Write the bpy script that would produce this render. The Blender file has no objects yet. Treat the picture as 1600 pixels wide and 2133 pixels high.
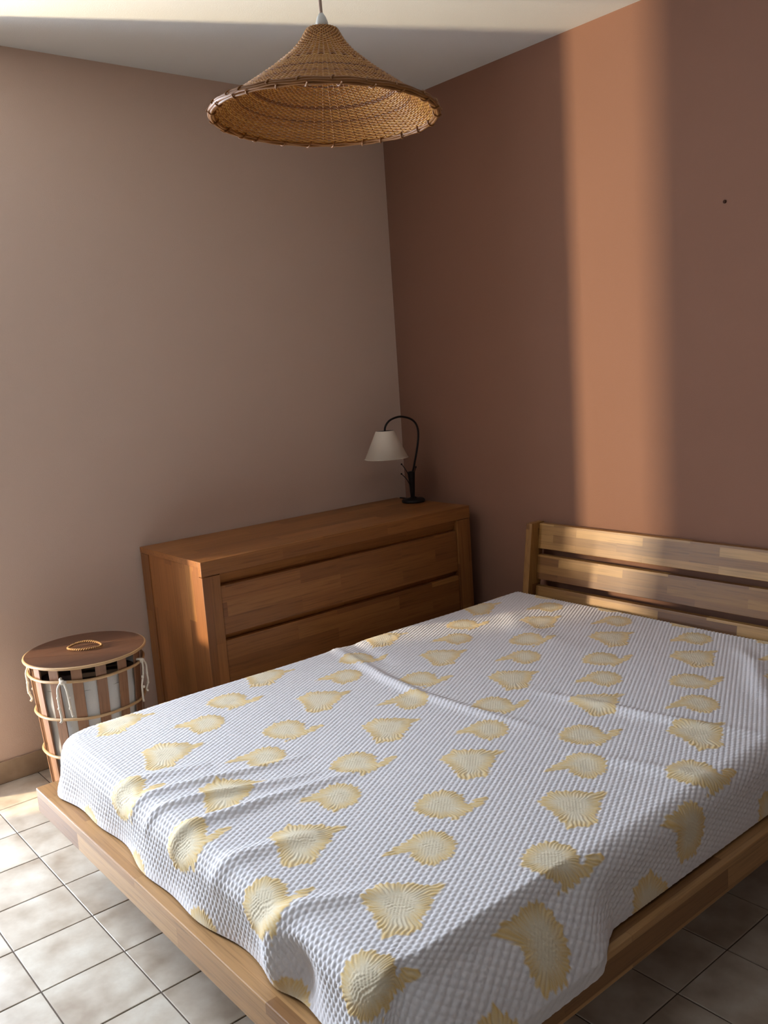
import bpy, bmesh, math, random
import numpy as np
from mathutils import Matrix, Vector

random.seed(7)
rng = np.random.default_rng(11)
SC = bpy.context.scene
COL = SC.collection
PI = math.pi

# ------------------------------------------------------------------ camera
cam_d = bpy.data.cameras.new('camera')
cam = bpy.data.objects.new('camera', cam_d)
COL.objects.link(cam)
cam.matrix_world = (Matrix.Translation((3.2072, -2.7545, 1.3707)) @ Matrix.Rotation(math.radians(50.835), 4, 'Z')
                    @ Matrix.Rotation(math.radians(80.624), 4, 'X') @ Matrix.Rotation(math.radians(-3.953), 4, 'Z'))
cam_d.sensor_fit = 'VERTICAL'
cam_d.sensor_height = 24.0
cam_d.lens = 24.0 * 1856.7 / 2133.0
cam_d.clip_start = 0.02
SC.camera = cam

# ------------------------------------------------------------------ sky, lamps, exposure
world = bpy.data.worlds.new('sky')
SC.world = world
world.use_nodes = True
wb = world.node_tree.nodes['Background']
wb.inputs[0].default_value = (0.76, 0.86, 1.0, 1)
wb.inputs[1].default_value = 25.0

# window opening in the left wall
WY0, WY1, WZ1, WT = -2.90, -2.25, 2.44, 0.20

def area_lamp(name, loc, direction, sx, sy, power, color, portal=False):
    d = bpy.data.lights.new(name, 'AREA')
    d.shape = 'RECTANGLE'; d.size = sx; d.size_y = sy; d.energy = power; d.color = color
    o = bpy.data.objects.new(name, d); COL.objects.link(o)
    o.location = loc
    o.rotation_euler = Vector(direction).to_track_quat('-Z', 'Y').to_euler()
    if portal: d.cycles.is_portal = True
    return o
area_lamp('window_portal', (-WT - 0.01, (WY0 + WY1) / 2, WZ1 / 2), (1, 0, 0), WY1 - WY0, WZ1, 1, (1, 1, 1), True)
# narrow area lamp added outside the window, standing in for the low sun
SD = Vector((0.42, 0.908, 0)).normalized()
area_lamp('low_sun_lamp', Vector((0, -2.25, 1.10)) - SD * 2.0, SD, 0.055, 0.55, 215, (1.0, 0.82, 0.55))

SC.view_settings.view_transform = 'Standard'
SC.view_settings.look = 'None'
SC.view_settings.exposure = 0.12
SC.view_settings.gamma = 1.0
SC.view_settings.use_curve_mapping = False

# ------------------------------------------------------------------ helpers
class MB:
    """collects vertices and faces, built into ONE mesh object"""
    def __init__(self): self.v = []; self.f = []; self.sm = []
    def add(self, vs, fs, smooth=False):
        n = len(self.v); self.v += [tuple(map(float, p)) for p in vs]
        for f in fs: self.f.append([i + n for i in f]); self.sm.append(smooth)
        return self
    def box(self, a, b, bev=0.0):
        x0, y0, z0 = a; x1, y1, z1 = b
        if bev <= 0:
            vs = [(x0,y0,z0),(x1,y0,z0),(x1,y1,z0),(x0,y1,z0),(x0,y0,z1),(x1,y0,z1),(x1,y1,z1),(x0,y1,z1)]
            return self.add(vs, [(0,3,2,1),(4,5,6,7),(0,1,5,4),(1,2,6,5),(2,3,7,6),(3,0,4,7)])
        bm = bmesh.new(); bmesh.ops.create_cube(bm, size=1)
        for v in bm.verts:
            v.co = ((x0+x1)/2 + v.co.x*(x1-x0), (y0+y1)/2 + v.co.y*(y1-y0), (z0+z1)/2 + v.co.z*(z1-z0))
        bmesh.ops.bevel(bm, geom=bm.edges[:], offset=bev, segments=2, profile=0.6, affect='EDGES')
        bm.verts.index_update()
        self.add([v.co[:] for v in bm.verts], [[v.index for v in f.verts] for f in bm.faces])
        bm.free(); return self
    def hexa(self, p, bev=0.0):      # eight corners: bottom four, top four (counter-clockwise)
        bm = bmesh.new(); vs = [bm.verts.new(q) for q in p]
        for f in [(0,3,2,1),(4,5,6,7),(0,1,5,4),(1,2,6,5),(2,3,7,6),(3,0,4,7)]: bm.faces.new([vs[i] for i in f])
        if bev > 0: bmesh.ops.bevel(bm, geom=bm.edges[:], offset=bev, segments=2, profile=0.6, affect='EDGES')
        bm.verts.index_update()
        self.add([v.co[:] for v in bm.verts], [[v.index for v in f.verts] for f in bm.faces])
        bm.free(); return self
    def tube(self, pts, r, seg=8, closed=False, caps=True):
        pts = [Vector(p) for p in pts]; n = len(pts)
        rs = r if isinstance(r, (list, tuple)) else [r] * n
        tang = []
        for i in range(n):
            if closed: t = pts[(i+1) % n] - pts[i-1]
            else: t = pts[min(i+1, n-1)] - pts[max(i-1, 0)]
            tang.append(t.normalized())
        up = Vector((0,0,1)) if abs(tang[0].z) < 0.9 else Vector((1,0,0))
        nrm = (up - tang[0]*up.dot(tang[0])).normalized()
        vs = []
        for i in range(n):
            nrm = (nrm - tang[i]*nrm.dot(tang[i])).normalized()
            b = tang[i].cross(nrm)
            for k in range(seg):
                a = 2*PI*k/seg
                vs.append(pts[i] + (nrm*math.cos(a) + b*math.sin(a))*rs[i])
        fs = []
        for i in range(n if closed else n-1):
            j = (i+1) % n
            for k in range(seg):
                l = (k+1) % seg
                fs.append((i*seg+k, j*seg+k, j*seg+l, i*seg+l))
        if caps and not closed:
            fs.append(tuple(range(seg-1, -1, -1))); fs.append(tuple((n-1)*seg+k for k in range(seg)))
        return self.add(vs, fs, True)
    def lathe(self, prof, c=(0,0,0), seg=48, cap0=True, cap1=True, smooth=True):
        vs = []; fs = []; m = len(prof)
        for r, z in prof:
            for k in range(seg):
                a = 2*PI*k/seg
                vs.append((c[0]+r*math.cos(a), c[1]+r*math.sin(a), c[2]+z))
        for i in range(m-1):
            for k in range(seg):
                l = (k+1) % seg
                fs.append((i*seg+k, i*seg+l, (i+1)*seg+l, (i+1)*seg+k))
        if cap0: fs.append(tuple(range(seg-1, -1, -1)))
        if cap1: fs.append(tuple((m-1)*seg+k for k in range(seg)))
        return self.add(vs, fs, smooth)
    def sphere(self, c, r, seg=10, rings=7):
        prof = [(max(1e-5, r*math.sin(PI*i/rings)), -r*math.cos(PI*i/rings)) for i in range(rings+1)]
        return self.lathe(prof, c, seg, False, False)
    def build(self, name, mat, parent=None, loc=(0,0,0), shift=(0,0,0)):
        me = bpy.data.meshes.new(name)
        vs = self.v
        if shift != (0,0,0): vs = [(a-shift[0], b-shift[1], c-shift[2]) for a, b, c in vs]
        me.from_pydata(vs, [], self.f)
        me.polygons.foreach_set('use_smooth', self.sm)
        me.materials.append(mat); me.update()
        return link(name, me, parent, loc)

def link(name, me, parent=None, loc=(0,0,0)):
    o = bpy.data.objects.new(name, me); COL.objects.link(o); o.location = loc
    if parent is not None: o.parent = parent
    return o
def tag(o, label=None, cat=None, group=None, kind=None):
    if label: o['label'] = label
    if cat: o['category'] = cat
    if group: o['group'] = group
    if kind: o['kind'] = kind
    return o
def thing(name, label, cat, loc=(0,0,0)):
    return tag(link(name, None, None, loc), label, cat)

# ------------------------------------------------------------------ materials
def lin(r, g, b):
    f = lambda c: c/12.92 if c <= 0.04045 else ((c+0.055)/1.055)**2.4
    return (f(r/255), f(g/255), f(b/255), 1)

class NT:
    def __init__(self, name):
        self.m = bpy.data.materials.new(name); self.m.use_nodes = True
        self.t = self.m.node_tree; self.b = self.t.nodes['Principled BSDF']
    def n(self, kind, **kw):
        o = self.t.nodes.new(kind)
        for k, v in kw.items(): setattr(o, k, v)
        return o
    def l(self, a, b): self.t.links.new(a, b)
    def math(self, op, a, b=None):
        o = self.n('ShaderNodeMath', operation=op)
        for i, x in enumerate((a, b)):
            if x is None: continue
            if hasattr(x, 'links'): self.l(x, o.inputs[i])
            else: o.inputs[i].default_value = x
        return o.outputs[0]
    def mix(self, fac, a, b, mode='MIX'):
        o = self.n('ShaderNodeMix', data_type='RGBA', blend_type=mode)
        for i, x in ((0, fac), (6, a), (7, b)):
            if hasattr(x, 'links'): self.l(x, o.inputs[i])
            else: o.inputs[i].default_value = x
        return o.outputs[2]
    def noise(self, vec, scale, detail=4, rough=0.55, w=None):
        o = self.n('ShaderNodeTexNoise'); o.inputs['Scale'].default_value = scale
        o.inputs['Detail'].default_value = detail; o.inputs['Roughness'].default_value = rough
        if vec is not None: self.l(vec, o.inputs['Vector'])
        return o.outputs[0]
    def ramp(self, fac, stops):
        o = self.n('ShaderNodeValToRGB'); e = o.color_ramp.elements
        while len(e) < len(stops): e.new(0.5)
        for q, (p, c) in zip(e, stops): q.position = p; q.color = c
        self.l(fac, o.inputs[0]); return o.outputs[0]
    def bump(self, h, strength, dist):
        o = self.n('ShaderNodeBump'); o.inputs['Strength'].default_value = strength
        o.inputs['Distance'].default_value = dist
        self.l(h, o.inputs['Height']); self.l(o.outputs[0], self.b.inputs['Normal'])
    def col(self, c):
        if hasattr(c, 'links'): self.l(c, self.b.inputs['Base Color'])
        else: self.b.inputs['Base Color'].default_value = c
    def set(self, rough=None, spec=None, metal=None):
        if rough is not None: self.b.inputs['Roughness'].default_value = rough
        if spec is not None: self.b.inputs['Specular IOR Level'].default_value = spec
        if metal is not None: self.b.inputs['Metallic'].default_value = metal
        return self
    def obj(self): return self.n('ShaderNodeTexCoord').outputs['Object']
    def rand(self): return self.n('ShaderNodeObjectInfo').outputs['Random']

def plaster(name, c, dark):
    t = NT(name); v = t.obj()
    a = t.noise(v, 1.6, 3); g = t.noise(v, 260, 3)
    t.col(t.mix(t.math('MULTIPLY', a, 0.5), c, dark)); t.set(0.9, 0.2)
    t.bump(g, 0.25, 0.002); return t.m

def wood(name, length, tones, stave=0.42, row=0.045, rough=0.42, grain=1.0):
    """glued oak staves; length = axis of the grain ('X','Y','Z'), rows run across it on every face"""
    t = NT(name); v = t.obj()
    s = t.n('ShaderNodeSeparateXYZ'); t.l(v, s.inputs[0])
    ax = {'X': 0, 'Y': 1, 'Z': 2}[length]; o1, o2 = [i for i in range(3) if i != ax]
    off = t.math('MULTIPLY', t.rand(), 7.3)
    u = t.math('ADD', s.outputs[ax], off)
    r = t.math('ADD', t.math('ADD', s.outputs[o1], t.math('MULTIPLY', s.outputs[o2], 0.999)), 5.0)
    c = t.n('ShaderNodeCombineXYZ'); t.l(u, c.inputs[0]); t.l(r, c.inputs[1])
    b = t.n('ShaderNodeTexBrick'); t.l(c.outputs[0], b.inputs['Vector'])
    b.offset = 0.37; b.squash = 1.0
    b.inputs['Color1'].default_value = (0,0,0,1); b.inputs['Color2'].default_value = (1,1,1,1)
    b.inputs['Mortar'].default_value = (0.35,0.35,0.35,1); b.inputs['Scale'].default_value = 1.0
    b.inputs['Mortar Size'].default_value = 0.0004; b.inputs['Brick Width'].default_value = stave
    b.inputs['Row Height'].default_value = row
    base = t.ramp(b.outputs['Color'], [(0.0, tones[0]), (0.45, tones[1]), (0.8, tones[2]), (1.0, tones[3])])
    # grain: noise stretched along the length, shifted per stave
    g = t.n('ShaderNodeMapping'); t.l(v, g.inputs[0])
    sc = [150.0]*3; sc[ax] = 5.0; g.inputs['Scale'].default_value = sc
    sh = t.n('ShaderNodeVectorMath', operation='ADD'); t.l(g.outputs[0], sh.inputs[0])
    bo = t.n('ShaderNodeVectorMath', operation='SCALE'); t.l(b.outputs['Color'], bo.inputs[0]); bo.inputs['Scale'].default_value = 37.0
    t.l(bo.outputs[0], sh.inputs[1])
    gn = t.noise(sh.outputs[0], 1.0, 5, 0.62)
    gr = t.ramp(gn, [(0.28, (0.50,0.45,0.38,1)), (0.48, (0.95,0.94,0.92,1)), (0.72, (1.15,1.13,1.08,1))])
    t.col(t.mix(0.75*grain, base, gr, 'MULTIPLY'))
    t.set(rough, 0.45); t.bump(gn, 0.12, 0.001); return t.m

def plain(name, c, rough=0.6, spec=0.4, metal=0.0, nscale=60, amt=0.25, bump=0.1):
    t = NT(name); v = t.obj(); g = t.noise(v, nscale, 4)
    d = tuple(x*0.6 for x in c[:3]) + (1,)
    t.col(t.mix(t.math('MULTIPLY', g, amt*2), c, d)); t.set(rough, spec, metal)
    t.bump(g, bump, 0.001); return t.m

M_wall_l = plaster('pinkish_beige_plaster', lin(214,188,170), lin(204,178,160))
M_wall_r = plaster('terracotta_plaster', lin(142,104,86), lin(132,95,77))
M_wall_far = plaster('taupe_plaster', lin(128,116,106), lin(118,106,97))
M_ceil = plaster('white_ceiling', lin(222,222,218), lin(214,214,210))
oak = [lin(150,98,54), lin(178,122,68), lin(194,140,82), lin(208,158,98)]
oak_bed = [lin(124,85,50), lin(158,117,72), lin(174,133,86), lin(190,152,104)]
oak_dresser = [lin(128,80,42), lin(144,93,48), lin(152,99,53), lin(168,116,64)]
M_dx, M_dy, M_dz = (wood('dresser_oak_' + a.lower(), a, oak_dresser, 0.5, 0.052) for a in 'XYZ')
M_bx, M_by, M_bz = (wood('bed_oak_' + a.lower(), a, oak_bed, 0.55, 0.046) for a in 'XYZ')
oak_head_shaded = [lin(112,72,36), lin(142,101,54), lin(160,117,64), lin(182,141,86)]  # same oak as the bed, darkened: dimmer light here put into the colour
M_hx, M_hz = wood('headboard_oak_shaded_x', 'X', oak_head_shaded, 0.30, 0.036), wood('headboard_oak_shaded_z', 'Z', oak_head_shaded, 0.6, 0.05)
M_dark = plain('dark_void_wood', lin(48,30,20), 0.8)
M_lid = wood('lid_wood', 'Y', [lin(86,58,42), lin(92,62,45), lin(98,66,48), lin(104,70,50)], 3.0, 0.5, 0.45)
M_slatw = wood('basket_slat_wood', 'Z', [lin(116,80,56), lin(130,92,64), lin(140,102,74), lin(154,116,86)], 3.0, 0.5, 0.5)
M_cane = plain('pale_cane', lin(188,152,108), 0.4, 0.5, 0, 40, 0.2)
M_liner = plain('grey_white_liner_cloth', lin(196,192,184), 0.95, 0.1, 0, 300, 0.15, 0.3)
M_cotton = plain('cotton_cord', lin(222,212,194), 0.95, 0.1, 0, 400, 0.2, 0.4)
M_rope = plain('twisted_rope', lin(172,132,88), 0.8, 0.2, 0, 200, 0.3, 0.4)
M_iron = plain('black_iron', lin(34,27,26), 0.55, 0.4, 0.3, 120, 0.3, 0.3)
M_shade = plain('white_shade_cloth', lin(226,214,196), 0.95, 0.1, 0, 400, 0.1, 0.3)
M_plastic = plain('white_plastic', lin(226,222,210), 0.4, 0.5, 0, 30, 0.05, 0.02)
M_cordm = plain('beige_flex', lin(190,160,140), 0.5)
M_bulb = plain('frosted_bulb', lin(235,232,225), 0.3)
M_mattress = plain('mattress_cloth', lin(190,180,176), 0.95, 0.1, 0, 200, 0.1, 0.2)
M_grout = plain('dark_grout', lin(96,84,74), 0.9, 0.2, 0, 200, 0.3, 0.2)
M_frame = plain('white_window_paint', lin(228,226,220), 0.4)
M_hole = plain('dark_plug', lin(70,38,22), 0.9)

t = NT('woven_rattan'); v = t.obj()
at = t.n('ShaderNodeAttribute'); at.attribute_name = 'tone'
nz = t.noise(v, 90, 3)
cc = t.ramp(at.outputs['Fac'], [(0.0, lin(112,62,22)), (0.4, lin(188,124,50)), (1.0, lin(224,164,76))])
t.col(t.mix(t.math('MULTIPLY', nz, 0.6), cc, lin(124,72,28))); t.set(0.38, 0.5); M_weave = t.m
M_rim = plain('rattan_rim', lin(156,100,42), 0.45, 0.5, 0, 60, 0.4, 0.1)

t = NT('mottled_floor_tile'); v = t.obj(); r = t.rand()
sh = t.n('ShaderNodeVectorMath', operation='ADD'); t.l(v, sh.inputs[0])
cx = t.n('ShaderNodeCombineXYZ'); t.l(t.math('MULTIPLY', r, 31.7), cx.inputs[0]); t.l(t.math('MULTIPLY', r, 17.1), cx.inputs[1])
t.l(cx.outputs[0], sh.inputs[1])
a = t.noise(sh.outputs[0], 9, 3, 0.5); f = t.noise(sh.outputs[0], 120, 3)
base = t.ramp(a, [(0.33, lin(164,150,132)), (0.52, lin(194,184,168)), (0.7, lin(212,206,192))])
t.col(t.mix(t.math('MULTIPLY', f, 0.25), base, lin(150,130,112))); t.set(0.33, 0.5)
t.bump(a, 0.1, 0.004); M_tile = t.m
t = NT('plinth_tile'); v = t.obj(); a = t.noise(v, 9, 4)
t.col(t.ramp(a, [(0.35, lin(150,128,106)), (0.65, lin(176,154,130))])); t.set(0.4, 0.4); M_plinth = t.m

t = NT('quilted_cotton'); v = t.obj()
at = t.n('ShaderNodeAttribute'); at.attribute_name = 'cloth'
f = t.noise(v, 420, 2)
t.col(t.mix(t.math('MULTIPLY', f, 0.16), at.outputs['Color'], (0.25,0.22,0.2,1))); t.set(0.92, 0.15)
t.b.inputs['Sheen Weight'].default_value = 0.15
t.bump(f, 0.25, 0.0008); M_quilt = t.m

# ------------------------------------------------------------------ room shell
RX, RY, RH, TH = 3.95, -4.05, 2.5, 0.2
def struct(o): o['kind'] = 'structure'; return o
W = MB()
W.box((-WT, WY1, 0), (0, 0, RH)); W.box((-WT, RY, 0), (0, WY0, RH)); W.box((-WT, WY0, WZ1), (0, WY1, RH))
struct(W.build('wall_left', M_wall_l))
struct(MB().box((-WT, 0, -0.1), (RX + TH, TH, RH)).build('wall_right', M_wall_r))
struct(MB().box((RX, RY, -0.1), (RX + TH, 0, RH)).build('wall_east', M_wall_far))
struct(MB().box((-WT, RY - TH, -0.1), (RX + TH, RY, RH)).build('wall_near', M_wall_far))
struct(MB().box((-WT, RY - TH, RH), (RX + TH, TH, RH + 0.12)).build('ceiling', M_ceil))
struct(MB().box((0, RY, 0), (0.010, WY0, 0.079), 0.002).box((0, WY1, 0), (0.010, 0, 0.079), 0.002).build('baseboard_left', M_plinth))
struct(MB().box((0.010, -0.010, 0), (RX, 0, 0.079), 0.002).build('baseboard_right', M_plinth))
# window frame lining the opening, its casements folded open against the outside wall
win = struct(link('window_1', None, None, (-WT/2, (WY0+WY1)/2, 0)))
fr = MB()
fr.box((-WT, WY1 - 0.002, 0), (-WT + 0.05, WY1, WZ1)); fr.box((-WT, WY0, 0), (-WT + 0.05, WY0 + 0.002, WZ1))
fr.box((-WT, WY0, WZ1 - 0.03), (-WT + 0.05, WY1, WZ1))
fr.build('window_frame', M_frame, win, shift=(-WT/2, (WY0+WY1)/2, 0))

# a small dark plug in the terracotta wall
pm = MB(); pm.lathe([(0.0055, 0), (0.0055, 0.003), (0.003, 0.004)], (0,0,0), 12)
pl = pm.build('wall_plug', M_hole, None, (1.648, 0.0, 1.807)); pl.rotation_euler = (PI/2, 0, 0)
tag(pl, 'tiny dark plug high on the terracotta wall right of the sunlit band', 'wall plug')

# floor: grout bed + one object per tile
TS = 0.2022; TX0 = 0.4113 - 3*TS; TY0 = -2.0495
fl = struct(MB().box((-WT, RY - TH, -0.12), (RX + TH, TH, -0.0025)).build('floor', M_grout))
def tile_mesh(w, d):
    g = 0.0016; b = 0.0012; h = 0.009
    m = MB(); x0, x1, y0, y1 = g, w - g, g, d - g
    m.add([(x0,y0,-h),(x1,y0,-h),(x1,y1,-h),(x0,y1,-h),(x0,y0,-b),(x1,y0,-b),(x1,y1,-b),(x0,y1,-b),
           (x0+b,y0+b,0),(x1-b,y0+b,0),(x1-b,y1-b,0),(x0+b,y1-b,0)],
          [(0,1,5,4),(1,2,6,5),(2,3,7,6),(3,0,4,7),(4,5,9,8),(5,6,10,9),(6,7,11,10),(7,4,8,11),(8,9,10,11)])
    return m
cells = []
ix0 = math.floor((0 - TX0)/TS); iy0 = math.floor((RY - TY0)/TS)
for i in range(ix0, ix0 + 22):
    for j in range(iy0, iy0 + 23):
        x0 = max(TX0 + i*TS, 0.0); x1 = min(TX0 + (i+1)*TS, RX)
        y0 = max(TY0 + j*TS, RY); y1 = min(TY0 + (j+1)*TS, 0.0)
        if x1 - x0 < 0.01 or y1 - y0 < 0.01: continue
        cx, cy = (x0+x1)/2, (y0+y1)/2
        vis = (cx < 2.0 and -3.1 < cy < -1.15 and cy > -1.55 - cx*0.9 - 0.6) or (cx > 1.9 and cy > -2.2 and cx < 3.1)
        cells.append((not vis, (cx-1.4)**2 + (cy+2.0)**2, x0, y0, x1-x0, y1-y0))
cells.sort()
tm = {}
rest = MB()
for k, (_, _, x0, y0, w, d) in enumerate(cells):
    if k < 290:
        key = (round(w, 4), round(d, 4))
        if key not in tm:
            o = tile_mesh(w, d).build('floor_tile', M_tile, fl); tm[key] = o.data; o.location = (x0, y0, 0)
        else: o = link('floor_tile', tm[key], fl, (x0, y0, 0))
        if key == (round(TS, 4), round(TS, 4)): pass
        o.location.z = random.uniform(-0.0006, 0.0)
    else:
        m = tile_mesh(w, d); rest.add([(a+x0, b+y0, c) for a, b, c in m.v], m.f)
if rest.v: tag(rest.build('floor_tiling', M_tile, fl), kind='stuff')

# ------------------------------------------------------------------ dresser
DX0, DX, DY0, DY1, DH = 0.012, 0.4935, -1.3674, -0.068, 0.747
dr = thing('dresser', 'long low oak dresser with grooved drawers against the pinkish wall', 'dresser', (0.25, -0.72, 0))
sh = (0.25, -0.72, 0)
def dpart(name, m, mat): return m.build(name, mat, dr, shift=sh)
dpart('top_board', MB().box((DX0, DY0, DH-0.022), (DX-0.022, DY1, DH), 0.0015), M_dy)
# waterfall front edge of the top: full-height apron, notched over the posts
ap = MB(); ap.box((DX-0.022, DY0, DH-0.053), (DX, DY1, DH), 0.0015)
dpart('front_apron', ap, M_dy)
for y0, y1 in ((DY0, DY0+0.070), (DY1-0.078, DY1)):
    dpart('front_post', MB().box((DX-0.062, y0+0.001, 0), (DX-0.001, y1, DH-0.0555), 0.0015).box((DX-0.062, y0+0.002, DH-0.056), (DX-0.0225, y1-0.001, DH-0.0225)), M_dz)
for y0, y1 in ((DY0, DY0+0.03), (DY1-0.03, DY1)):
    dpart('rear_post', MB().box((DX0, y0+0.001, 0), (DX0+0.065, y1, DH-0.0235), 0.0015), M_dz)
    dpart('side_panel', MB().box((DX0+0.066, y0+0.004, 0.03), (DX-0.0635, y1-0.004, DH-0.0235)), M_dz)
dpart('back_panel', MB().box((DX0+0.001, DY0+0.03, 0.03), (DX0+0.012, DY1-0.03, DH-0.0235)), M_dark)
# carcass behind the drawers (dark finger grooves)
dpart('carcass', MB().box((DX-0.06, DY0+0.071, 0.03), (DX-0.034, DY1-0.079, DH-0.0545)), M_dy)
zs = [(0.472, 0.648), (0.266, 0.450), (0.062, 0.244)]
for z0, z1 in zs:
    d = dpart('drawer', MB().box((DX-0.033, DY0+0.0725, z0), (DX-0.006, DY1-0.0805, z1), 0.0015), M_dy)
    # bevelled finger rail above each drawer front
    za, zb = z1 + 0.004, z1 + 0.026
    y0, y1 = DY0+0.0725, DY1-0.0805
    zb = DH-0.0535 if z1 > 0.6 else z1 + 0.0215
    xt = DX-0.004 if z1 > 0.6 else DX-0.013
    r_ = MB().hexa([(DX-0.0335,y0,z1+0.001),(DX-0.030,y0,z1+0.001),(DX-0.030,y1,z1+0.001),(DX-0.0335,y1,z1+0.001),
                    (DX-0.0335,y0,zb),(xt,y0,zb),(xt,y1,zb),(DX-0.0335,y1,zb)])
    r_.build('finger_rail', M_dy, d, shift=sh)
dpart('plinth_rail', MB().box((DX-0.033, DY0+0.0725, 0.0), (DX-0.012, DY1-0.0805, 0.055), 0.0015), M_dy)

# ------------------------------------------------------------------ table lamp on the dresser
LX, LY, LZ = 0.190, -0.120, DH
tl = thing('table_lamp', 'black iron gooseneck table lamp with white cone shade on the dresser', 'lamp', (LX, LY, LZ))
m = MB(); m.lathe([(0.051,0),(0.053,0.003),(0.053,0.010),(0.047,0.015),(0.02,0.018),(0.012,0.024)], seg=40)
m.build('base', M_iron, tl)
m = MB(); m.lathe([(0.0095,0.015),(0.010,0.03),(0.0115,0.055),(0.014,0.10),(0.0165,0.132),(0.0155,0.138),(0.012,0.140)], (0.0,-0.003,0), 20)
m.build('stem_block', M_iron, tl)
gn = [(0.000,0.132),(0.010,0.145),(0.022,0.178),(0.036,0.218),(0.046,0.252),(0.0535,0.285),(0.0555,0.315),(0.049,0.342),
      (0.034,0.362),(0.010,0.377),(-0.018,0.386),(-0.050,0.391),(-0.082,0.388),(-0.110,0.380),(-0.130,0.366),(-0.141,0.350),(-0.144,0.334)]
def smooth_pts(p, n=4):
    out = []
    for i in range(len(p)-1):
        a = np.array(p[max(i-1,0)]); b = np.array(p[i]); c = np.array(p[i+1]); d = np.array(p[min(i+2,len(p)-1)])
        for k in range(n):
            u = k/n
            out.append(tuple(0.5*((2*b) + (-a+c)*u + (2*a-5*b+4*c-d)*u*u + (-a+3*b-3*c+d)*u**3)))
    out.append(tuple(p[-1])); return out
MB().tube([(0, y*0.98, z) for y, z in smooth_pts(gn)], 0.0046, 10).build('gooseneck', M_iron, tl)
tw = MB()
for pts in ([(0,-0.012,0.115),(0.004,-0.030,0.140),(0.006,-0.050,0.166),(0.006,-0.062,0.180)],
            [(0,-0.011,0.070),(0.005,-0.022,0.086),(0.006,-0.042,0.114),(0.006,-0.066,0.137)],
            [(0,0.012,0.112),(-0.004,0.020,0.133),(-0.006,0.032,0.155)]):
    w_ = MB(); w_.tube(smooth_pts(pts, 3), 0.0019, 6); w_.sphere(pts[-1], 0.004); w_.build('twig', M_iron, tl)
lf = MB(); lf.add([(0.012,-0.012,0.03),(0.016,-0.020,0.06),(0.013,-0.026,0.085),(0.010,-0.018,0.06),(0.008,-0.012,0.03)], [(0,1,3,4),(1,2,3)])
lf.add([(x-0.002,y,z) for x,y,z in lf.v], [(4,3,1,0),(3,2,1)]); lf.build('leaf', M_iron, tl)
sc_ = (0.0, -0.141, 0.0)
s_ = MB(); s_.lathe([(0.040,0.337),(0.0955,0.217),(0.094,0.217),(0.0385,0.337)], sc_, 64, False, False)
for i in range(64): s_.add([], [])
shd = s_.build('lamp_shade', M_shade, tl)
MB().tube([(0.0955*math.cos(2*PI*k/48), -0.141+0.0955*math.sin(2*PI*k/48), 0.217) for k in range(48)], 0.0015, 6, True).build('shade_hem', M_shade, shd)
MB().lathe([(0.038,0.334),(0.038,0.3355),(0.0045,0.3355),(0.0045,0.334)], sc_, 32, False, False).build('shade_ring', M_iron, shd)
MB().lathe([(0.013,0.337),(0.015,0.318),(0.015,0.282),(0.012,0.278)], sc_, 20).build('bulb_holder', M_iron, tl)
bl = MB(); bl.lathe([(0.010,0.278),(0.013,0.268),(0.021,0.252),(0.022,0.242),(0.016,0.230),(0.004,0.225)], sc_, 20); bl.build('light_bulb', M_bulb, tl)
MB().tube(smooth_pts([(-0.025,0.043,0.007),(-0.05,0.048,0.004),(-0.09,0.046,0.003),(-0.14,0.040,0.003)],3), 0.0025, 6).build('power_cord', M_iron, tl)

# ------------------------------------------------------------------ bed
ZP, HP = 0.2716, 0.070
BX0, BX1, BY0, BYH = 0.7405, 2.2792, -2.0678, -0.085
bed = thing('platform_bed', 'low oak platform bed with slatted leaning headboard at the terracotta wall', 'bed', ((BX0+BX1)/2, -1.05, 0))
bs = ((BX0+BX1)/2, -1.05, 0)
def bpart(name, m, mat): return m.build(name, mat, bed, shift=bs)
bpart('foot_rail', MB().box((BX0, BY0, ZP-HP), (BX1, BY0+0.066, ZP), 0.003), M_bx)
for x0, x1 in ((BX0, BX0+0.066), (BX1-0.066, BX1)):
    bpart('side_rail', MB().box((x0, BY0+0.0665, ZP-HP), (x1, BYH-0.03, ZP), 0.002), M_by)
bpart('base_panel', MB().box((BX0+0.067, BY0+0.067, ZP-0.03), (BX1-0.067, BYH-0.03, ZP-0.004)), M_by)
for x in (BX0+0.16, BX1-0.24):
    for y in (BY0+0.22, -0.45):
        bpart('leg', MB().box((x, y, 0), (x+0.08, y+0.08, ZP-0.03), 0.002), M_bz)
def yl(z): return -0.042 - 0.149*(0.70 - z)     # leaning plane of the slat fronts
HX0, HX1 = 0.832, 2.188
def lean(x0, x1, z0, z1, dy0, dy1, bev=0.002):
    return MB().hexa([(x0,yl(z0)+dy0,z0),(x1,yl(z0)+dy0,z0),(x1,yl(z0)+dy1,z0),(x0,yl(z0)+dy1,z0),
                      (x0,yl(z1)+dy0,z1),(x1,yl(z1)+dy0,z1),(x1,yl(z1)+dy1,z1),(x0,yl(z1)+dy1,z1)], bev)
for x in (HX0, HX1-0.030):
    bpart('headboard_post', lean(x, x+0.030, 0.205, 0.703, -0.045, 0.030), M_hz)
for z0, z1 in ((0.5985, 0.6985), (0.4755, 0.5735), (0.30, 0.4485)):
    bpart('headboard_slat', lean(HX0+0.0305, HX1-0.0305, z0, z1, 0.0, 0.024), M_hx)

# mattress
mt = MB(); mt.box((0.795, -1.985, ZP), (2.205, -0.150, 0.398), 0.05)
mo = mt.build('mattress', M_mattress, None, (1.5, -1.06, ZP), shift=(1.5, -1.06, ZP))
tag(mo, 'plain mattress on the oak platform, hidden beneath the quilted bedspread', 'mattress')

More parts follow.
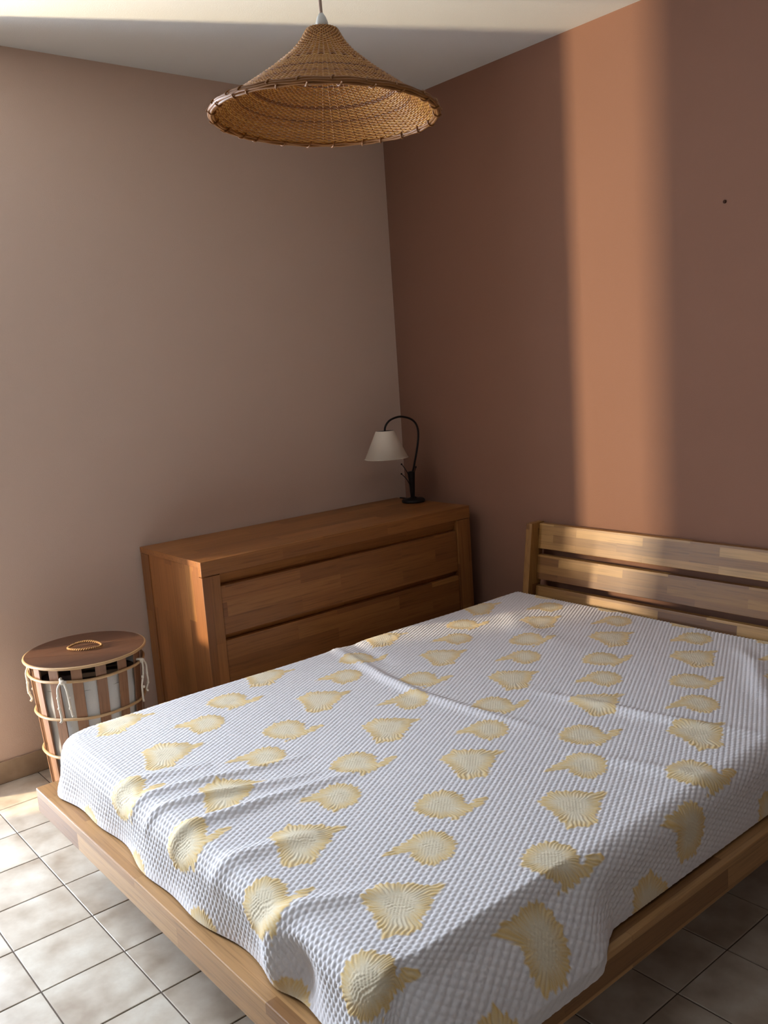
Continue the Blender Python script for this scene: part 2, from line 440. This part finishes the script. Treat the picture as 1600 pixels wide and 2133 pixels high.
# ------------------------------------------------------------------ bedspread: one draped cloth with a woven quilt relief
QX0, QX1, QY0, QY1, QZ, QR = 0.764, 2.238, -2.026, -0.125, 0.420, 0.052
ix_0, ix_1, iy_0 = QX0+QR, QX1-QR, QY0+QR
L = QR*PI/2 + (QZ - 0.277 - QR)
xs = np.arange(ix_0 - L, ix_1 + L + 1e-6, 0.0020); ys = np.arange(iy_0 - L, QY1 + 1e-6, 0.0024)
S, T = np.meshgrid(xs, ys, indexing='ij')
ox = np.where(S < ix_0, S - ix_0, np.where(S > ix_1, S - ix_1, 0.0))
oy = np.where(T < iy_0, T - iy_0, 0.0)
ln_ = np.minimum((np.abs(ox)**5 + np.abs(oy)**5 + 1e-30)**0.2, L); ln_ = np.where((ox == 0) & (oy == 0), 0, ln_)
ang = np.arctan2(oy, ox)
nx, ny = np.cos(ang), np.sin(ang)
nx = np.where(ln_ > 0, nx, 0); ny = np.where(ln_ > 0, ny, 0)
# two drape profiles: hugging the mattress, and tented out over the near rail towards the foot
def hug(l):
    a = np.clip(l/QR, 0, PI/2); e = np.maximum(l - QR*PI/2, 0)
    return QR*np.sin(a) + 0.012*(e/0.1)**1.5, QR*(1-np.cos(a)) + e
def tent(l):
    k = np.clip(l/L, 0, 1)
    return QR*0.9*np.sin(np.clip(k*2.2,0,PI/2)) + 0.062*np.clip((k-0.25)/0.60,0,1)**1.25, 0.166*np.clip(k,0,1)**1.25
h1, d1 = hug(ln_); h2, d2 = tent(ln_)
sst = lambda a, b, x: (lambda u: u*u*(3-2*u))(np.clip((x-a)/(b-a), 0, 1))
wt = sst(0.0, 1.0, (-1.47 - T)/0.12) * np.clip(nx, 0, 1) * sst(-QX1*0-0.02, 0.02, ox)
wt = np.where(ox > 0, sst(0, 1, (-1.47 - np.maximum(T, iy_0-0.0))/0.12) * np.clip(nx, 0, 1)**1.2, 0)
hh = h1*(1-wt) + h2*wt; dd = d1*(1-wt) + d2*wt
PXq = np.clip(S, ix_0, ix_1) + nx*hh; PYq = np.maximum(T, iy_0) + ny*hh; PZq = QZ - dd
# the two foot corners are rounded in plan
for cx_, sg in ((QX0+0.115, -1), (QX1-0.10, 1)):
    cy_ = QY0 + 0.115
    vx, vy = (PXq-cx_)*sg, cy_-PYq
    k_ = (vx > 0) & (vy > 0); m_ = (np.abs(vx)**5 + np.abs(vy)**5 + 1e-30)**0.2; h_ = np.hypot(vx, vy) + 1e-9
    f_ = np.where(k_, np.minimum(m_/h_, 1.0), 1.0)
    PXq = np.where(k_, cx_ + sg*vx*f_, PXq); PYq = np.where(k_, cy_ - vy*f_, PYq)
k_h = np.clip((ln_ - 0.06)/(L-0.06), 0, 1)
# loose folds on the skirts
foot = (ny < -0.3)
wob = (0.010*np.sin(S*9.0+0.6) + 0.006*np.sin(S*23+1.3))*k_h**1.3
PYq += np.where(ny < 0, ny*(wob-0.004*k_h), 0)
PXq += np.where(nx < -0.1, nx*0.006*np.sin(T*11)*k_h, 0)
# pinched pockets in the foot skirt
def pocket(s0, w, depth, lift):
    g = np.exp(-((S-s0)/w)**2) * (ny < -0.15)
    q = np.clip((ln_-0.05)/(L-0.05), 0, 1)
    return g*depth*np.sin(PI*np.clip(q*0.9,0,1))**1.0, g*lift*q**2
for s0, w, dp, lf_ in ((0.80, 0.030, 0.030, 0.030), (1.985, 0.05, 0.026, 0.0), (1.92, 0.04, -0.022, 0.0)):
    a_, b_ = pocket(s0, w, dp, lf_); PYq += a_*np.abs(ny); PZq += b_
# wrinkles of the top (plan curves, metres)
W_ = np.zeros_like(S)
def ridge(pts, w, h, asym=0.0):
    global W_
    p = np.array(pts); best = np.full(S.shape, 9.0); sgn = np.zeros_like(S); tt = np.zeros_like(S); n = len(p)-1
    for i in range(n):
        a, b = p[i], p[i+1]; d = b-a; l2 = (d**2).sum()
        u = np.clip(((S-a[0])*d[0]+(T-a[1])*d[1])/l2, 0, 1)
        ex, ey = S-(a[0]+u*d[0]), T-(a[1]+u*d[1]); e = np.hypot(ex, ey); k = e < best
        best = np.where(k, e, best); tt = np.where(k, (i+u)/n, tt)
    env = np.sin(PI*np.clip(tt, 0.0, 1.0))**0.7
    W_ += h*env*np.exp(-(best/w)**2)
R_ = [([(0.70,-1.03),(0.94,-1.08),(1.16,-1.13),(1.35,-1.15),(1.56,-1.13),(1.80,-1.10)], 0.020, 0.011),
      ([(0.72,-0.96),(0.94,-1.00),(1.10,-1.05)], 0.026, -0.006),
      ([(1.55,-0.92),(1.75,-0.89),(1.92,-0.87),(2.07,-0.83),(2.24,-0.75)], 0.022, 0.012),
      ([(1.80,-0.22),(1.92,-0.33),(2.02,-0.49),(2.12,-0.62)], 0.026, 0.010),
      ([(1.90,-1.18),(2.02,-1.13),(2.18,-1.08),(2.30,-0.98)], 0.024, 0.009),
      ([(1.30,-2.08),(1.33,-1.96),(1.36,-1.86),(1.39,-1.77),(1.43,-1.60)], 0.014, 0.011),
      ([(1.38,-2.08),(1.41,-1.98),(1.44,-1.89),(1.48,-1.80),(1.53,-1.64)], 0.015, 0.013),
      ([(1.51,-2.10),(1.53,-1.99),(1.55,-1.90),(1.56,-1.80),(1.60,-1.55)], 0.018, 0.014),
      ([(1.20,-2.06),(1.24,-1.94),(1.29,-1.80)], 0.020, 0.008),
      ([(1.69,-2.08),(1.72,-1.96),(1.76,-1.80)], 0.024, 0.010),
      ([(1.88,-2.10),(1.95,-1.96),(2.03,-1.82)], 0.022, 0.010),
      ([(0.90,-0.30),(1.15,-0.50),(1.45,-0.55)], 0.045, 0.006)]
for a_, w_, h_ in R_: ridge(a_, w_, h_)
W_ += 0.0025*np.sin(S*7+T*3.1) * np.sin(T*5.3-S*2)

# flowers woven into the cloth, on their lattice
FA = [(-.064,-.037),(-.076,.02),(-.043,.053),(-.023,.072),(.000,.080),(.014,.111),(.022,.092),(.023,.065),(.043,.042),(.054,.018),(.060,-.002),(.075,-.006),(.080,-.030),(.074,-.042),(.052,-.079),(.007,-.058),(-.013,-.049)]
FB = [(-.023,-.056),(-.045,-.033),(-.057,.006),(-.05,.043),(-.034,.057),(.005,.063),(.030,.046),(.044,.040),(.038,.070),(.045,.097),(.062,.080),(.066,.035),(.069,-.014),(.066,-.040),(.055,-.020),(.035,-.043),(.014,-.052)]
FC = [(-.047,-.088),(-.054,-.054),(-.052,-.024),(-.059,.012),(-.051,.04),(-.029,.053),(-.004,.056),(.026,.044),(.054,.008),(.051,-.022),(.049,-.048),(.02,-.054),(-.004,-.051),(-.017,-.042)]
mask = np.zeros_like(S); rel = np.zeros_like(S); edge = np.zeros_like(S); cen = np.zeros_like(S)
def flower(poly, cx, cy, hole=None):
    i0, i1 = np.searchsorted(xs, [cx-0.14, cx+0.14]); j0, j1 = np.searchsorted(ys, [cy-0.14, cy+0.14])
    if i1-i0 < 2 or j1-j0 < 2: return
    x = S[i0:i1, j0:j1]-cx; y = T[i0:i1, j0:j1]-cy
    th = np.arctan2(y, x); rr = np.hypot(x, y)
    P = np.array(poly); ins = np.zeros(x.shape, bool); dm = np.full(x.shape, 9.0)
    for k in range(len(P)):
        a, b = P[k], P[(k+1) % len(P)]; d = b-a
        u = np.clip(((x-a[0])*d[0]+(y-a[1])*d[1])/((d**2).sum()), 0, 1)
        dm = np.minimum(dm, np.hypot(x-a[0]-u*d[0], y-a[1]-u*d[1]))
        c = ((a[1] > y) != (b[1] > y)) & (x < (b[0]-a[0])*(y-a[1])/((b[1]-a[1]) if b[1] != a[1] else 1e-9)+a[0])
        ins ^= c
    sd = np.where(ins, dm, -dm)
    pet = np.cos(19*th + 1.9*np.sin(2*th+cx*9) + 1.2*np.sin(5*th))
    sd = sd + 0.0032*pet + 0.0015*np.cos(43*th + 3*np.sin(3*th))
    mk = np.clip(sd/0.0035 + 0.5, 0, 1)
    outer = np.clip(rr/0.055, 0, 1)
    n1 = np.sin(x*95 + 1.6*np.sin(y*130+cx*7)) + np.sin(y*105 + 1.7*np.sin(x*88+cy*5))
    fib = np.cos(46*th + 1.5*n1 + rr*80)
    r_ = (0.0008*fib*np.clip((outer-0.42)*3, 0, 1)
          + 0.0011*np.cos(x*720 + 1.2*n1)*np.cos(y*640 - 1.1*n1)*np.clip((0.72-outer)*3, 0, 1))
    e = np.clip(1-sd/0.030, 0, 1)*np.clip(0.8+0.3*fib, 0.35, 1)
    w = mk > mask[i0:i1, j0:j1]
    for arr, val in ((rel, r_), (edge, e), (mask, mk)):
        sub = arr[i0:i1, j0:j1]; sub[w] = val[w]
for i in range(-2, 5):
    for j in range(-1, 5):
        dx, dy = 0.306*i, 0.4875*j
        flower(FA, 1.455+dx, -1.855+dy)
        if (i, j) != (-2, 0): flower(FB, 1.555+dx, (-2.045 if j else -2.022)+dy)
        flower(FC, 1.358+dx, -2.172+dy)
# diamond quilting, 13 x 26 mm
ca, sa, pt_ = math.cos(math.radians(27)), math.sin(math.radians(27)), 0.0117
warp = 0.004*np.sin(S*5+T*4)
qp = (S*ca + (T+warp)*sa)/pt_; qq = (S*ca - (T-warp)*sa)/pt_
dia = np.abs(np.sin(PI*qp))**0.5*(0.25 + 0.75*np.abs(np.sin(PI*qq))**0.45)
quilt = 0.0033*dia
H_ = quilt*(1-mask) + (1.15*rel+0.0028)*mask
top_fade = np.clip(1 - (ln_ - 0.13)/0.06, 0.45, 1)
H_ = H_*top_fade + W_*np.clip(1-(ln_-0.03)/0.10, 0, 1)
# displace along the base normals
P = np.stack([PXq, PYq, PZq], -1)
du = np.gradient(P, axis=0); dv = np.gradient(P, axis=1)
N = np.cross(du, dv); N /= np.linalg.norm(N, axis=-1, keepdims=True) + 1e-12
P = P + N*H_[..., None]
P[..., 2] = np.maximum(P[..., 2], np.where(wt > 0.3, ZP-0.02, ZP+0.003))
inside = (P[..., 0] < BX1+0.003) & (P[..., 2] < ZP+0.003)
P[..., 2] = np.where(inside, ZP+0.003, P[..., 2])
nu, nv = S.shape
idx = np.arange(nu*nv).reshape(nu, nv)
quads = np.stack([idx[:-1, :-1], idx[1:, :-1], idx[1:, 1:], idx[:-1, 1:]], -1).reshape(-1, 4)
me = bpy.data.meshes.new('bedspread')
C0 = np.array([1.5, -1.06, ZP]); V = (P - C0).reshape(-1, 3)
me.vertices.add(nu*nv); me.vertices.foreach_set('co', V.astype(np.float32).ravel())
me.loops.add(len(quads)*4); me.loops.foreach_set('vertex_index', quads.astype(np.int32).ravel())
me.polygons.add(len(quads)); me.polygons.foreach_set('loop_start', np.arange(0, len(quads)*4, 4, dtype=np.int32))
me.polygons.foreach_set('use_smooth', np.ones(len(quads), bool))
me.update(calc_edges=True)
white = np.array(lin(232,231,234)[:3]); yel = np.array(lin(230,196,122)[:3]); cream = np.array(lin(233,222,194)[:3])
fc = cream + (yel-cream)*edge[..., None]**0.8
colr = white + (fc-white)*mask[..., None]
ca_ = me.attributes.new('cloth', 'FLOAT_COLOR', 'POINT')
ca_.data.foreach_set('color', np.concatenate([colr, np.ones(colr.shape[:2]+(1,))], -1).astype(np.float32).ravel())
me.materials.append(M_quilt)
bo = link('bedspread', me, None, tuple(C0))
tag(bo, 'white quilted bedspread with pale yellow flowers draped over the low bed', 'bedspread')

# ------------------------------------------------------------------ laundry basket
KX, KY = 0.306, -1.728
bk = thing('laundry_basket', 'round slatted wood and cane laundry basket with lid by the dresser', 'basket', (KX, KY, 0))
rad = lambda z: 0.152 + (0.181-0.152)*min(max(z/0.46, 0), 1)
LZ0 = 0.488
for i in range(15):
    a = 2*PI*i/15 + 0.3007; hw = 0.0165; mm = MB(); vs = []
    for z in (0.006, 0.10, 0.20, 0.30, 0.40, LZ0):
        for rr in (rad(z)-0.004, rad(z)+0.001):
            for s in (-hw, hw):
                vs.append(((rr)*math.cos(a) - s*math.sin(a), rr*math.sin(a) + s*math.cos(a), z))
    fs = []
    for k in range(5):
        b = 4*k
        fs += [(b,b+4,b+5,b+1),(b+2,b+3,b+7,b+6),(b,b+2,b+6,b+4),(b+1,b+5,b+7,b+3)]
    fs += [(0,1,3,2),(20,22,23,21)]
    mm.add(vs, fs); mm.build('slat', M_slatw, bk)
for z, r in ((0.447, 0.0050), (0.318, 0.0050), (0.183, 0.0050), (0.02, 0.005)):
    R0 = rad(z) + 0.0055
    MB().tube([(R0*math.cos(2*PI*k/64), R0*math.sin(2*PI*k/64), z+0.001*math.sin(k*0.7)) for k in range(64)], r, 8, True).build('hoop', M_cane, bk)
ln = MB()
prof = [(0.12,0.012)] + [(rad(z)-0.012+0.003*math.sin(z*40), z) for z in np.linspace(0.015, 0.440, 12)]
ln.lathe(prof, seg=64, cap0=True, cap1=False)
# soft vertical folds in the cloth
ln.v = [(x*(1+0.012*math.sin(9*math.atan2(y, x)+z*6)), y*(1+0.012*math.sin(9*math.atan2(y, x)+z*6)), z) for x, y, z in ln.v]
ln.build('liner', M_liner, bk)
MB().lathe([(0.164,0.405),(0.158,0.407)], seg=48, cap0=False).build('basket_shade_disc', M_dark, bk)  # dark disc under the lid: the basket's inner shade put in as colour
# lid: three boards with a cane edge
lid = MB().lathe([(0.186,0),(0.1945,0.001),(0.1945,0.006),(0.19,0.007)], (0,0,LZ0), 64).build('lid', M_lid, bk)
ub = (0.63, 0.777)      # boards run roughly across the picture
def lid_board(a0, a1):
    pts = []
    R0 = 0.193; n = 28
    t0, t1 = math.asin(max(-1, a0/R0)), math.asin(min(1, a1/R0))
    arc = [t0 + (t1-t0)*k/n for k in range(n+1)]
    right = [(R0*math.cos(t), R0*math.sin(t)) for t in arc]; left = [(-R0*math.cos(t), R0*math.sin(t)) for t in reversed(arc)]
    poly = right + left
    rot = lambda p: (p[0]*ub[0] - p[1]*ub[1], p[0]*ub[1] + p[1]*ub[0])
    poly = [rot(p) for p in poly]; m_ = len(poly); b = MB()
    b.add([(x, y, LZ0+0.0068) for x, y in poly] + [(x, y, LZ0+0.0110) for x, y in poly],
          [tuple(range(m_-1, -1, -1)), tuple(range(m_, 2*m_))] + [(i, (i+1) % m_, m_+(i+1) % m_, m_+i) for i in range(m_)])
    return b
for a0, a1 in ((-0.193, -0.0655), (-0.0645, 0.0595), (0.0605, 0.193)):
    lid_board(a0, a1).build('lid_board', M_lid, lid)
MB().tube([(0.1945*math.cos(2*PI*k/72), 0.1945*math.sin(2*PI*k/72), LZ0+0.0055) for k in range(72)], 0.0052, 8, True).build('lid_rim', M_cane, lid)
# rope ring handle lying on the lid
hr = MB()
for q in range(2):
    pts = []
    for k in range(160):
        a = 2*PI*k/160; rx_, ry_ = 0.056, 0.030
        px_, py_ = rx_*math.cos(a), ry_*math.sin(a)
        ph = 2*PI*22*k/160 + q*PI
        n_ = 0.0018
        ux, uy = math.cos(a), math.sin(a)
        x_ = px_ + ux*n_*math.cos(ph); y_ = py_ + uy*n_*math.cos(ph)
        pts.append((x_*ub[0]-y_*ub[1], x_*ub[1]+y_*ub[0], LZ0+0.0165 + n_*math.sin(ph) + 0.010*max(0, math.sin(a))**2))
    hr.tube(pts, 0.0025, 6, True)
hr.build('rope_handle', M_rope, lid)
def strand(pts, r): return MB().tube(smooth_pts(pts, 4), r, 6)
for ph, knots in ((math.radians(232), 1), (math.radians(-44), 0), (math.radians(44), 0)):
    R0 = rad(0.447)+0.013
    c_, s_2 = math.cos(ph), math.sin(ph)
    g = lambda r, t, z: (r*c_ - t*s_2, r*s_2 + t*c_, z)
    tie = MB()
    tie.v += []; 
    k = MB(); k.sphere(g(R0+0.001, 0, 0.450), 0.009, 10, 7)
    k.tube(smooth_pts([g(R0-0.014,-0.010,0.458), g(R0,-0.006,0.457), g(R0+0.003,0.004,0.452), g(R0-0.012,0.012,0.447)],3), 0.0045, 6)
    ko = k.build('liner_tie', M_cotton, bk)
    for d_, ln2 in ((-1, 0.125), (1, 0.105)):
        st = strand([g(R0+0.003, 0.004*d_, 0.450), g(R0+0.008, 0.014*d_, 0.432), g(R0+0.006, 0.017*d_ , 0.40), g(R0+0.003+0.003*d_, 0.020*d_, 0.37),
                     g(R0-0.002, 0.018*d_, 0.450-ln2), g(R0+0.002, 0.023*d_, 0.440-ln2)], [0.0042]*0 or 0.0036)
        for zz in (0.40, 0.365): st.sphere(g(R0+0.005, 0.0185*d_, zz), 0.0052, 8, 6)
        st.build('tie_end', M_cotton, ko)

# ------------------------------------------------------------------ pendant lamp
PCX, PCY, PCZ = 1.7650, -1.6490, 1.8485
PS, PH = 0.85, 0.78
TILT = Matrix.Translation((0,0,0.166)) @ Matrix.Rotation(math.radians(2.4), 4, (-0.775,0.632,0)) @ Matrix.Rotation(math.radians(-0.1), 4, (0.632,0.775,0)) @ Matrix.Translation((0,0,-0.166))
def tilt(m):     # the shade hangs a little askew on its cord
    m.v = [tuple(TILT @ Vector(q)) for q in m.v]; return m
pn = thing('pendant_lamp', 'conical woven rattan pendant lamp hanging from the white ceiling', 'lamp', (PCX, PCY, PCZ))
prof = [(0.250,0.000),(0.235,0.012),(0.205,0.034),(0.175,0.056),(0.145,0.079),(0.118,0.100),(0.094,0.121),(0.072,0.141),(0.055,0.161),(0.045,0.176),(0.038,0.189),(0.033,0.197)]
pr = np.array(prof)*np.array([PS, PH]); seg_ = np.concatenate([[0], np.cumsum(np.hypot(*np.diff(pr, axis=0).T))])
at_ = lambda s: (np.interp(s, seg_, pr[:,0]), np.interp(s, seg_, pr[:,1]))
TOT = seg_[-1]; NR = 66; NS = 56
wv = MB(); tone = []
for i in range(NR):
    s0 = TOT*(i+0.5)/NR; hp = TOT/NR*0.56
    r0, z0 = at_(s0); r1, z1 = at_(min(s0+0.004, TOT)); rA, zA = at_(max(s0-0.004, 0))
    tr, tz = r1-rA, z1-zA; l_ = math.hypot(tr, tz); tr /= l_; tz /= l_; nr_, nz_ = tz, -tr   # across / outwards
    nr_, nz_ = -(-tz), (-tr)
    ns = 4*NS if r0 > 0.1 else 2*NS
    K = NS if r0 > 0.1 else NS//2
    vs = []
    for k in range(ns):
        a = 2*PI*k/ns
        off = 0.0015*math.cos(K*a/1.0 + PI*(i % 2))*1.0
        for q in range(6):
            b = 2*PI*q/6
            e = hp*math.cos(b); w = 0.0014*math.sin(b) + off
            r = r0 + tr*e + tz*w; z = z0 + tz*e - tr*w
            vs.append((r*math.cos(a), r*math.sin(a), z))
    fs = []
    for k in range(ns):
        j = (k+1) % ns
        for q in range(6):
            p = (q+1) % 6
            fs.append((k*6+q, j*6+q, j*6+p, k*6+p))
    wv.add(vs, fs, True)
    tn = random.uniform(0.45, 1.0)
    if i in (15, 24, 25, 38): tn = 0.12
    tone += [tn + random.uniform(-0.02, 0.02) for _ in vs]
for k in range(NS):
    a = 2*PI*(k+0.5)/NS
    if k % 2 and False: continue
    pts = []
    for s0 in np.linspace(0, TOT, 24):
        r, z = at_(s0); pts.append((r*math.cos(a), r*math.sin(a), z))
    n0 = len(wv.v); wv.tube(pts, 0.0017, 5); tone += [0.35]*(len(wv.v)-n0)
so = tilt(wv).build('woven_shade', M_weave, pn)
ta = so.data.attributes.new('tone', 'FLOAT', 'POINT'); ta.data.foreach_set('value', np.array(tone, np.float32))
# rim: a bundle of canes with diagonal bindings
rim = MB()
for dr_, dz_, rr in ((0.004, 0.000, 0.0034), (-0.003, -0.001, 0.0032), (0.001, -0.0035, 0.0030), (0.003, 0.004, 0.0028), (-0.003, 0.0035, 0.0028)):
    rim.tube([((0.2155+dr_)*math.cos(2*PI*k/96), (0.2155+dr_)*math.sin(2*PI*k/96), dz_+0.0008*math.sin(5*k+dr_*900)) for k in range(96)], rr, 7, True)
ro = tilt(rim).build('rim', M_rim, pn)
for k in range(24):
    a0 = 2*PI*(k + random.uniform(-0.25, 0.25))/24
    pts = []
    for q in range(14):
        b = 2*PI*q/14; a = a0 + 0.09*q/14
        r = 0.2158 + 0.0082*math.cos(b); z = 0.0003 + 0.0076*math.sin(b)
        pts.append((r*math.cos(a), r*math.sin(a), z))
    tilt(MB().tube(pts, 0.0017, 5)).build('binding', M_rim, ro)
MB().lathe([(0.006,0.165),(0.0125,0.167),(0.0120,0.178),(0.0085,0.188),(0.004,0.195)], seg=24).build('cord_grip', M_plastic, pn, shift=(0,0,0.0118))
MB().lathe([(0.029,0.1605),(0.029,0.1635),(0.005,0.1655),(0.005,0.1605)], seg=32, cap0=False, cap1=False).build('collar_disc', M_rim, pn, shift=(0,0,0.0118))
zt = RH - PCZ
MB().tube(smooth_pts([(0,0,0.180),(-0.002,0.001,0.23),(-0.001,0,0.40),(0,0,zt-0.03)], 4), 0.0032, 8).build('cord', M_cordm, pn)
MB().lathe([(0.045,zt-0.0005),(0.045,zt-0.012),(0.03,zt-0.028),(0.006,zt-0.034)], seg=32).build('ceiling_rose', M_plastic, pn)
MB().lathe([(0.014,0.160),(0.017,0.157),(0.017,0.138),(0.013,0.135)], seg=24).build('bulb_socket', M_plastic, pn, shift=(0,0,0.0118))
MB().lathe([(0.011,0.136),(0.013,0.130),(0.018,0.122),(0.020,0.113),(0.017,0.103),(0.010,0.097),(0.001,0.095)], seg=24).build('light_bulb', M_bulb, pn, shift=(0,0,0.0118))
